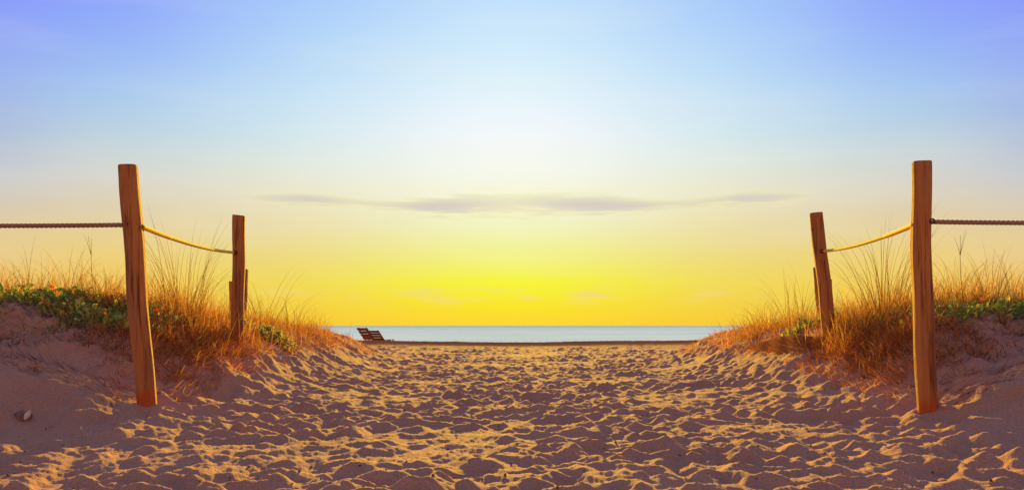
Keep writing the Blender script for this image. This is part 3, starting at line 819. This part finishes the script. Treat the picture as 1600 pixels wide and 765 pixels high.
def flower_mesh():
    r = np.random.default_rng(3); vs, fs = [], []
    o = 0
    for k in range(6):
        a = k / 6 * 2 * math.pi; d = np.array([math.cos(a), math.sin(a), .7]); s = np.array([-math.sin(a), math.cos(a), 0])
        v = [np.zeros(3), d * .014 - s * .009, d * .014 + s * .009, d * .026 + np.array([0, 0, -.002])]
        vs += v; fs += [(o, o + 1, o + 2), (o + 1, o + 3, o + 2)]; o += 4
    v = np.array(vs)
    return mesh_np('flower', v, np.array(fs), M_LEAF, True, np.array([.85, .16, .03]))
FLOWER = flower_mesh()
def vine(side, name, s0, s1, y0, y1, n, nf, size, label, seed, height=.12, pal=GREEN, cat='vine'):
    r = np.random.default_rng(seed); off = off_right if side > 0 else (lambda y: 0 * y)
    k = max(8, n // 60); cs = r.uniform(s0, s1, k); cy = r.uniform(y0, y1, k); ch = r.uniform(.3, 1.0, k) * height
    ci = r.integers(0, k, n); w = (s1 - s0) * .06 + .03
    s = cs[ci] + r.normal(0, w, n); y = cy[ci] + r.normal(0, w, n)
    x = side * (s + off(y)); zf = r.random(n); z = ground(x, y) + ch[ci] * zf
    cy0 = (y0 + y1) / 2; cx = side * ((s0 + s1) / 2 + float(off(np.array(cy0)))); cz = gz(cx, cy0)
    root = empty(name, (cx, cy0, cz)); tag(root, label, cat)
    p = np.stack([x - cx, y - cy0, z - cz], 1)
    v, f = leaves_arr(p, size * r.uniform(.6, 1.3, n), r)
    kc = pal[r.integers(0, len(pal), k)]; c = kc[ci] * .5 + pal[r.integers(0, len(pal), n)] * .5
    o = obj('foliage', mesh_np('foliage', v, f, M_LEAF, False, np.repeat(c * (1 + r.normal(0, .12, (n, 1))), 8, 0).clip(.01, .9)), root); o['kind'] = 'stuff'
    # trailing stems
    parts = []
    for q in range(max(4, n // 120)):
        i0 = r.integers(n); a = r.uniform(0, 6.28); t = np.linspace(0, .35, 7)
        X_ = x[i0] + t * math.cos(a) + .02 * np.sin(t * 20); Y_ = y[i0] + t * math.sin(a)
        parts.append(tube_arr(np.stack([X_ - cx, Y_ - cy0, ground(X_, Y_) - cz + .012], 1), .004, 4, False))
    v, f = join(parts)
    o = obj('stems', mesh_np('stems', v, f, M_LEAF, True, np.array([.30, .12, .03])), root); o['kind'] = 'stuff'
    cand = np.where((zf > .8) & (y < (y0 + y1) / 2 + .25))[0]
    for q in range(nf):
        i0 = cand[r.integers(len(cand))]
        fo = bpy.data.objects.new('flower', FLOWER); C.objects.link(fo); fo.parent = root
        sc = r.uniform(.6, 1.0); fo.scale = (sc, sc, sc)
        fo.location = (p[i0, 0], p[i0, 1] - .02, p[i0, 2] + r.uniform(.02, .07))
        fo.rotation_euler = (r.uniform(.2, 1.2), r.normal(0, .3), r.uniform(0, 6))
    return root
vine(-1, 'beach_vine', 3.5, 6.2, 8.15, 9.3, 5600, 34, .058, 'mat of green creeping vine with orange-red blossoms along the left dune edge', 81)
vine(1, 'beach_vine', 3.45, 6.2, 8.15, 9.3, 5600, 34, .058, 'mat of green creeping vine with orange-red blossoms along the right dune edge', 82)
SUCC = np.array([[.14, .27, .04], [.26, .34, .05], [.50, .42, .08], [.44, .36, .06], [.62, .36, .06]])
vine(-1, 'succulent_clump', 2.85, 3.55, 10.6, 12.0, 520, 0, .075, 'pale green succulent clump on the left slope just right of the second post', 83, .13, SUCC, 'succulent')
vine(1, 'succulent_clump', 2.95, 3.75, 10.9, 12.3, 560, 0, .075, 'pale green succulent clump on the right slope just left of the second post', 84, .13, SUCC, 'succulent')
# small dry sprigs on the path edge
def sprig(u, v, h, label, seed):
    tussock('dry_sprig', u, v, h, 7, .03, 'rust', label, seed, None, .5, 8, RUST, 1.0, 'dry sprigs at the path edges')
sprig(466, 545, .16, 'tiny orange sprig on the sand below the left dune slope', 91)
sprig(443, 566, .14, 'tiny orange sprig nearer the camera on the left of the path', 92)
sprig(1226, 568, .18, 'tiny orange sprig on the sand below the right dune slope', 93)
sprig(60, 574, .10, 'small dry sprig on the shaded bank at far left', 94)

# low bank of matted straw on the right
def straw_bank():
    r = np.random.default_rng(99)
    x0, y0 = MX, MY; z0 = gz(x0, y0)
    root = empty('straw_mound', (x0, y0, z0)); tag(root, 'low brown mound of matted straw on the sand left of the second right post', 'mound')
    nu, nv = 40, 16; V = []
    ua = np.linspace(1160, 1284, nu)
    foot = np.array([on_ground(u, v) for u, v in zip(ua, np.interp(ua, [1160, 1190, 1220, 1250, 1284], [543, 550, 554, 550, 540]))])
    for k in range(3): foot[1:-1] = (foot[:-2] + foot[1:-1] * 2 + foot[2:]) / 4
    crest = np.interp(ua, [1160, 1185, 1218, 1250, 1284], [542, 535, 525, 523, 526])
    for a in range(nu):
        fx, fy = foot[a]; e = math.sin(math.pi * a / (nu - 1)) ** .5
        ty = fy + .16 * e + .02; tz = CAMZ - (crest[a] - 508) / F * ty
        fz = gz(fx, fy) - .03
        for b in range(nv):
            q = b / (nv - 1)
            if q < .6:
                w = q / .6; yy = fy + (ty - fy) * w; zz = fz + (max(tz, fz + .02) - fz) * math.sin(w * math.pi / 2) ** .9
            else:
                w = (q - .6) / .4; yy = ty + .45 * w; g_ = gz(fx * yy / fy, yy) - .03
                zz = max(tz, fz + .02) * (1 - w) + min(g_, max(tz, fz + .02)) * w
            V.append((fx * (yy / fy) - x0, yy - y0, zz - z0 + r.normal(0, .003)))
    i = np.arange(nu - 1)[:, None] * nv; j = np.arange(nv - 1)[None]
    f = np.stack([i + j, i + nv + j, i + nv + j + 1, i + j + 1], -1).reshape(-1, 4)
    V = np.array(V)
    m = plain('matted_straw', (.30, .115, .03), (.40, .17, .045), 45, .95, .01)
    m.node_tree.nodes['Principled BSDF'].inputs['Specular IOR Level'].default_value = 0.0
    obj('bank', mesh_np('bank', V, f, m), root)
    n = 600; idx = r.integers(0, nu, n) * nv + r.integers(0, 9, n); p = V[idx] + r.normal(0, .012, (n, 3)) * [1, 1, .3]
    v, f = blades_arr(p, r.uniform(.06, .16, n), r.normal(-1.9, .5, n), r.uniform(1.35, 1.6, n), r.uniform(-.1, .3, n), np.full(n, .006), r, 4)
    o = obj('straw', mesh_np('straw', v, f, M_GRASS, True, tints(np.array([[.36, .14, .03], [.42, .19, .04], [.28, .11, .025]]), n, 10, r)), root); o['kind'] = 'stuff'
straw_bank()
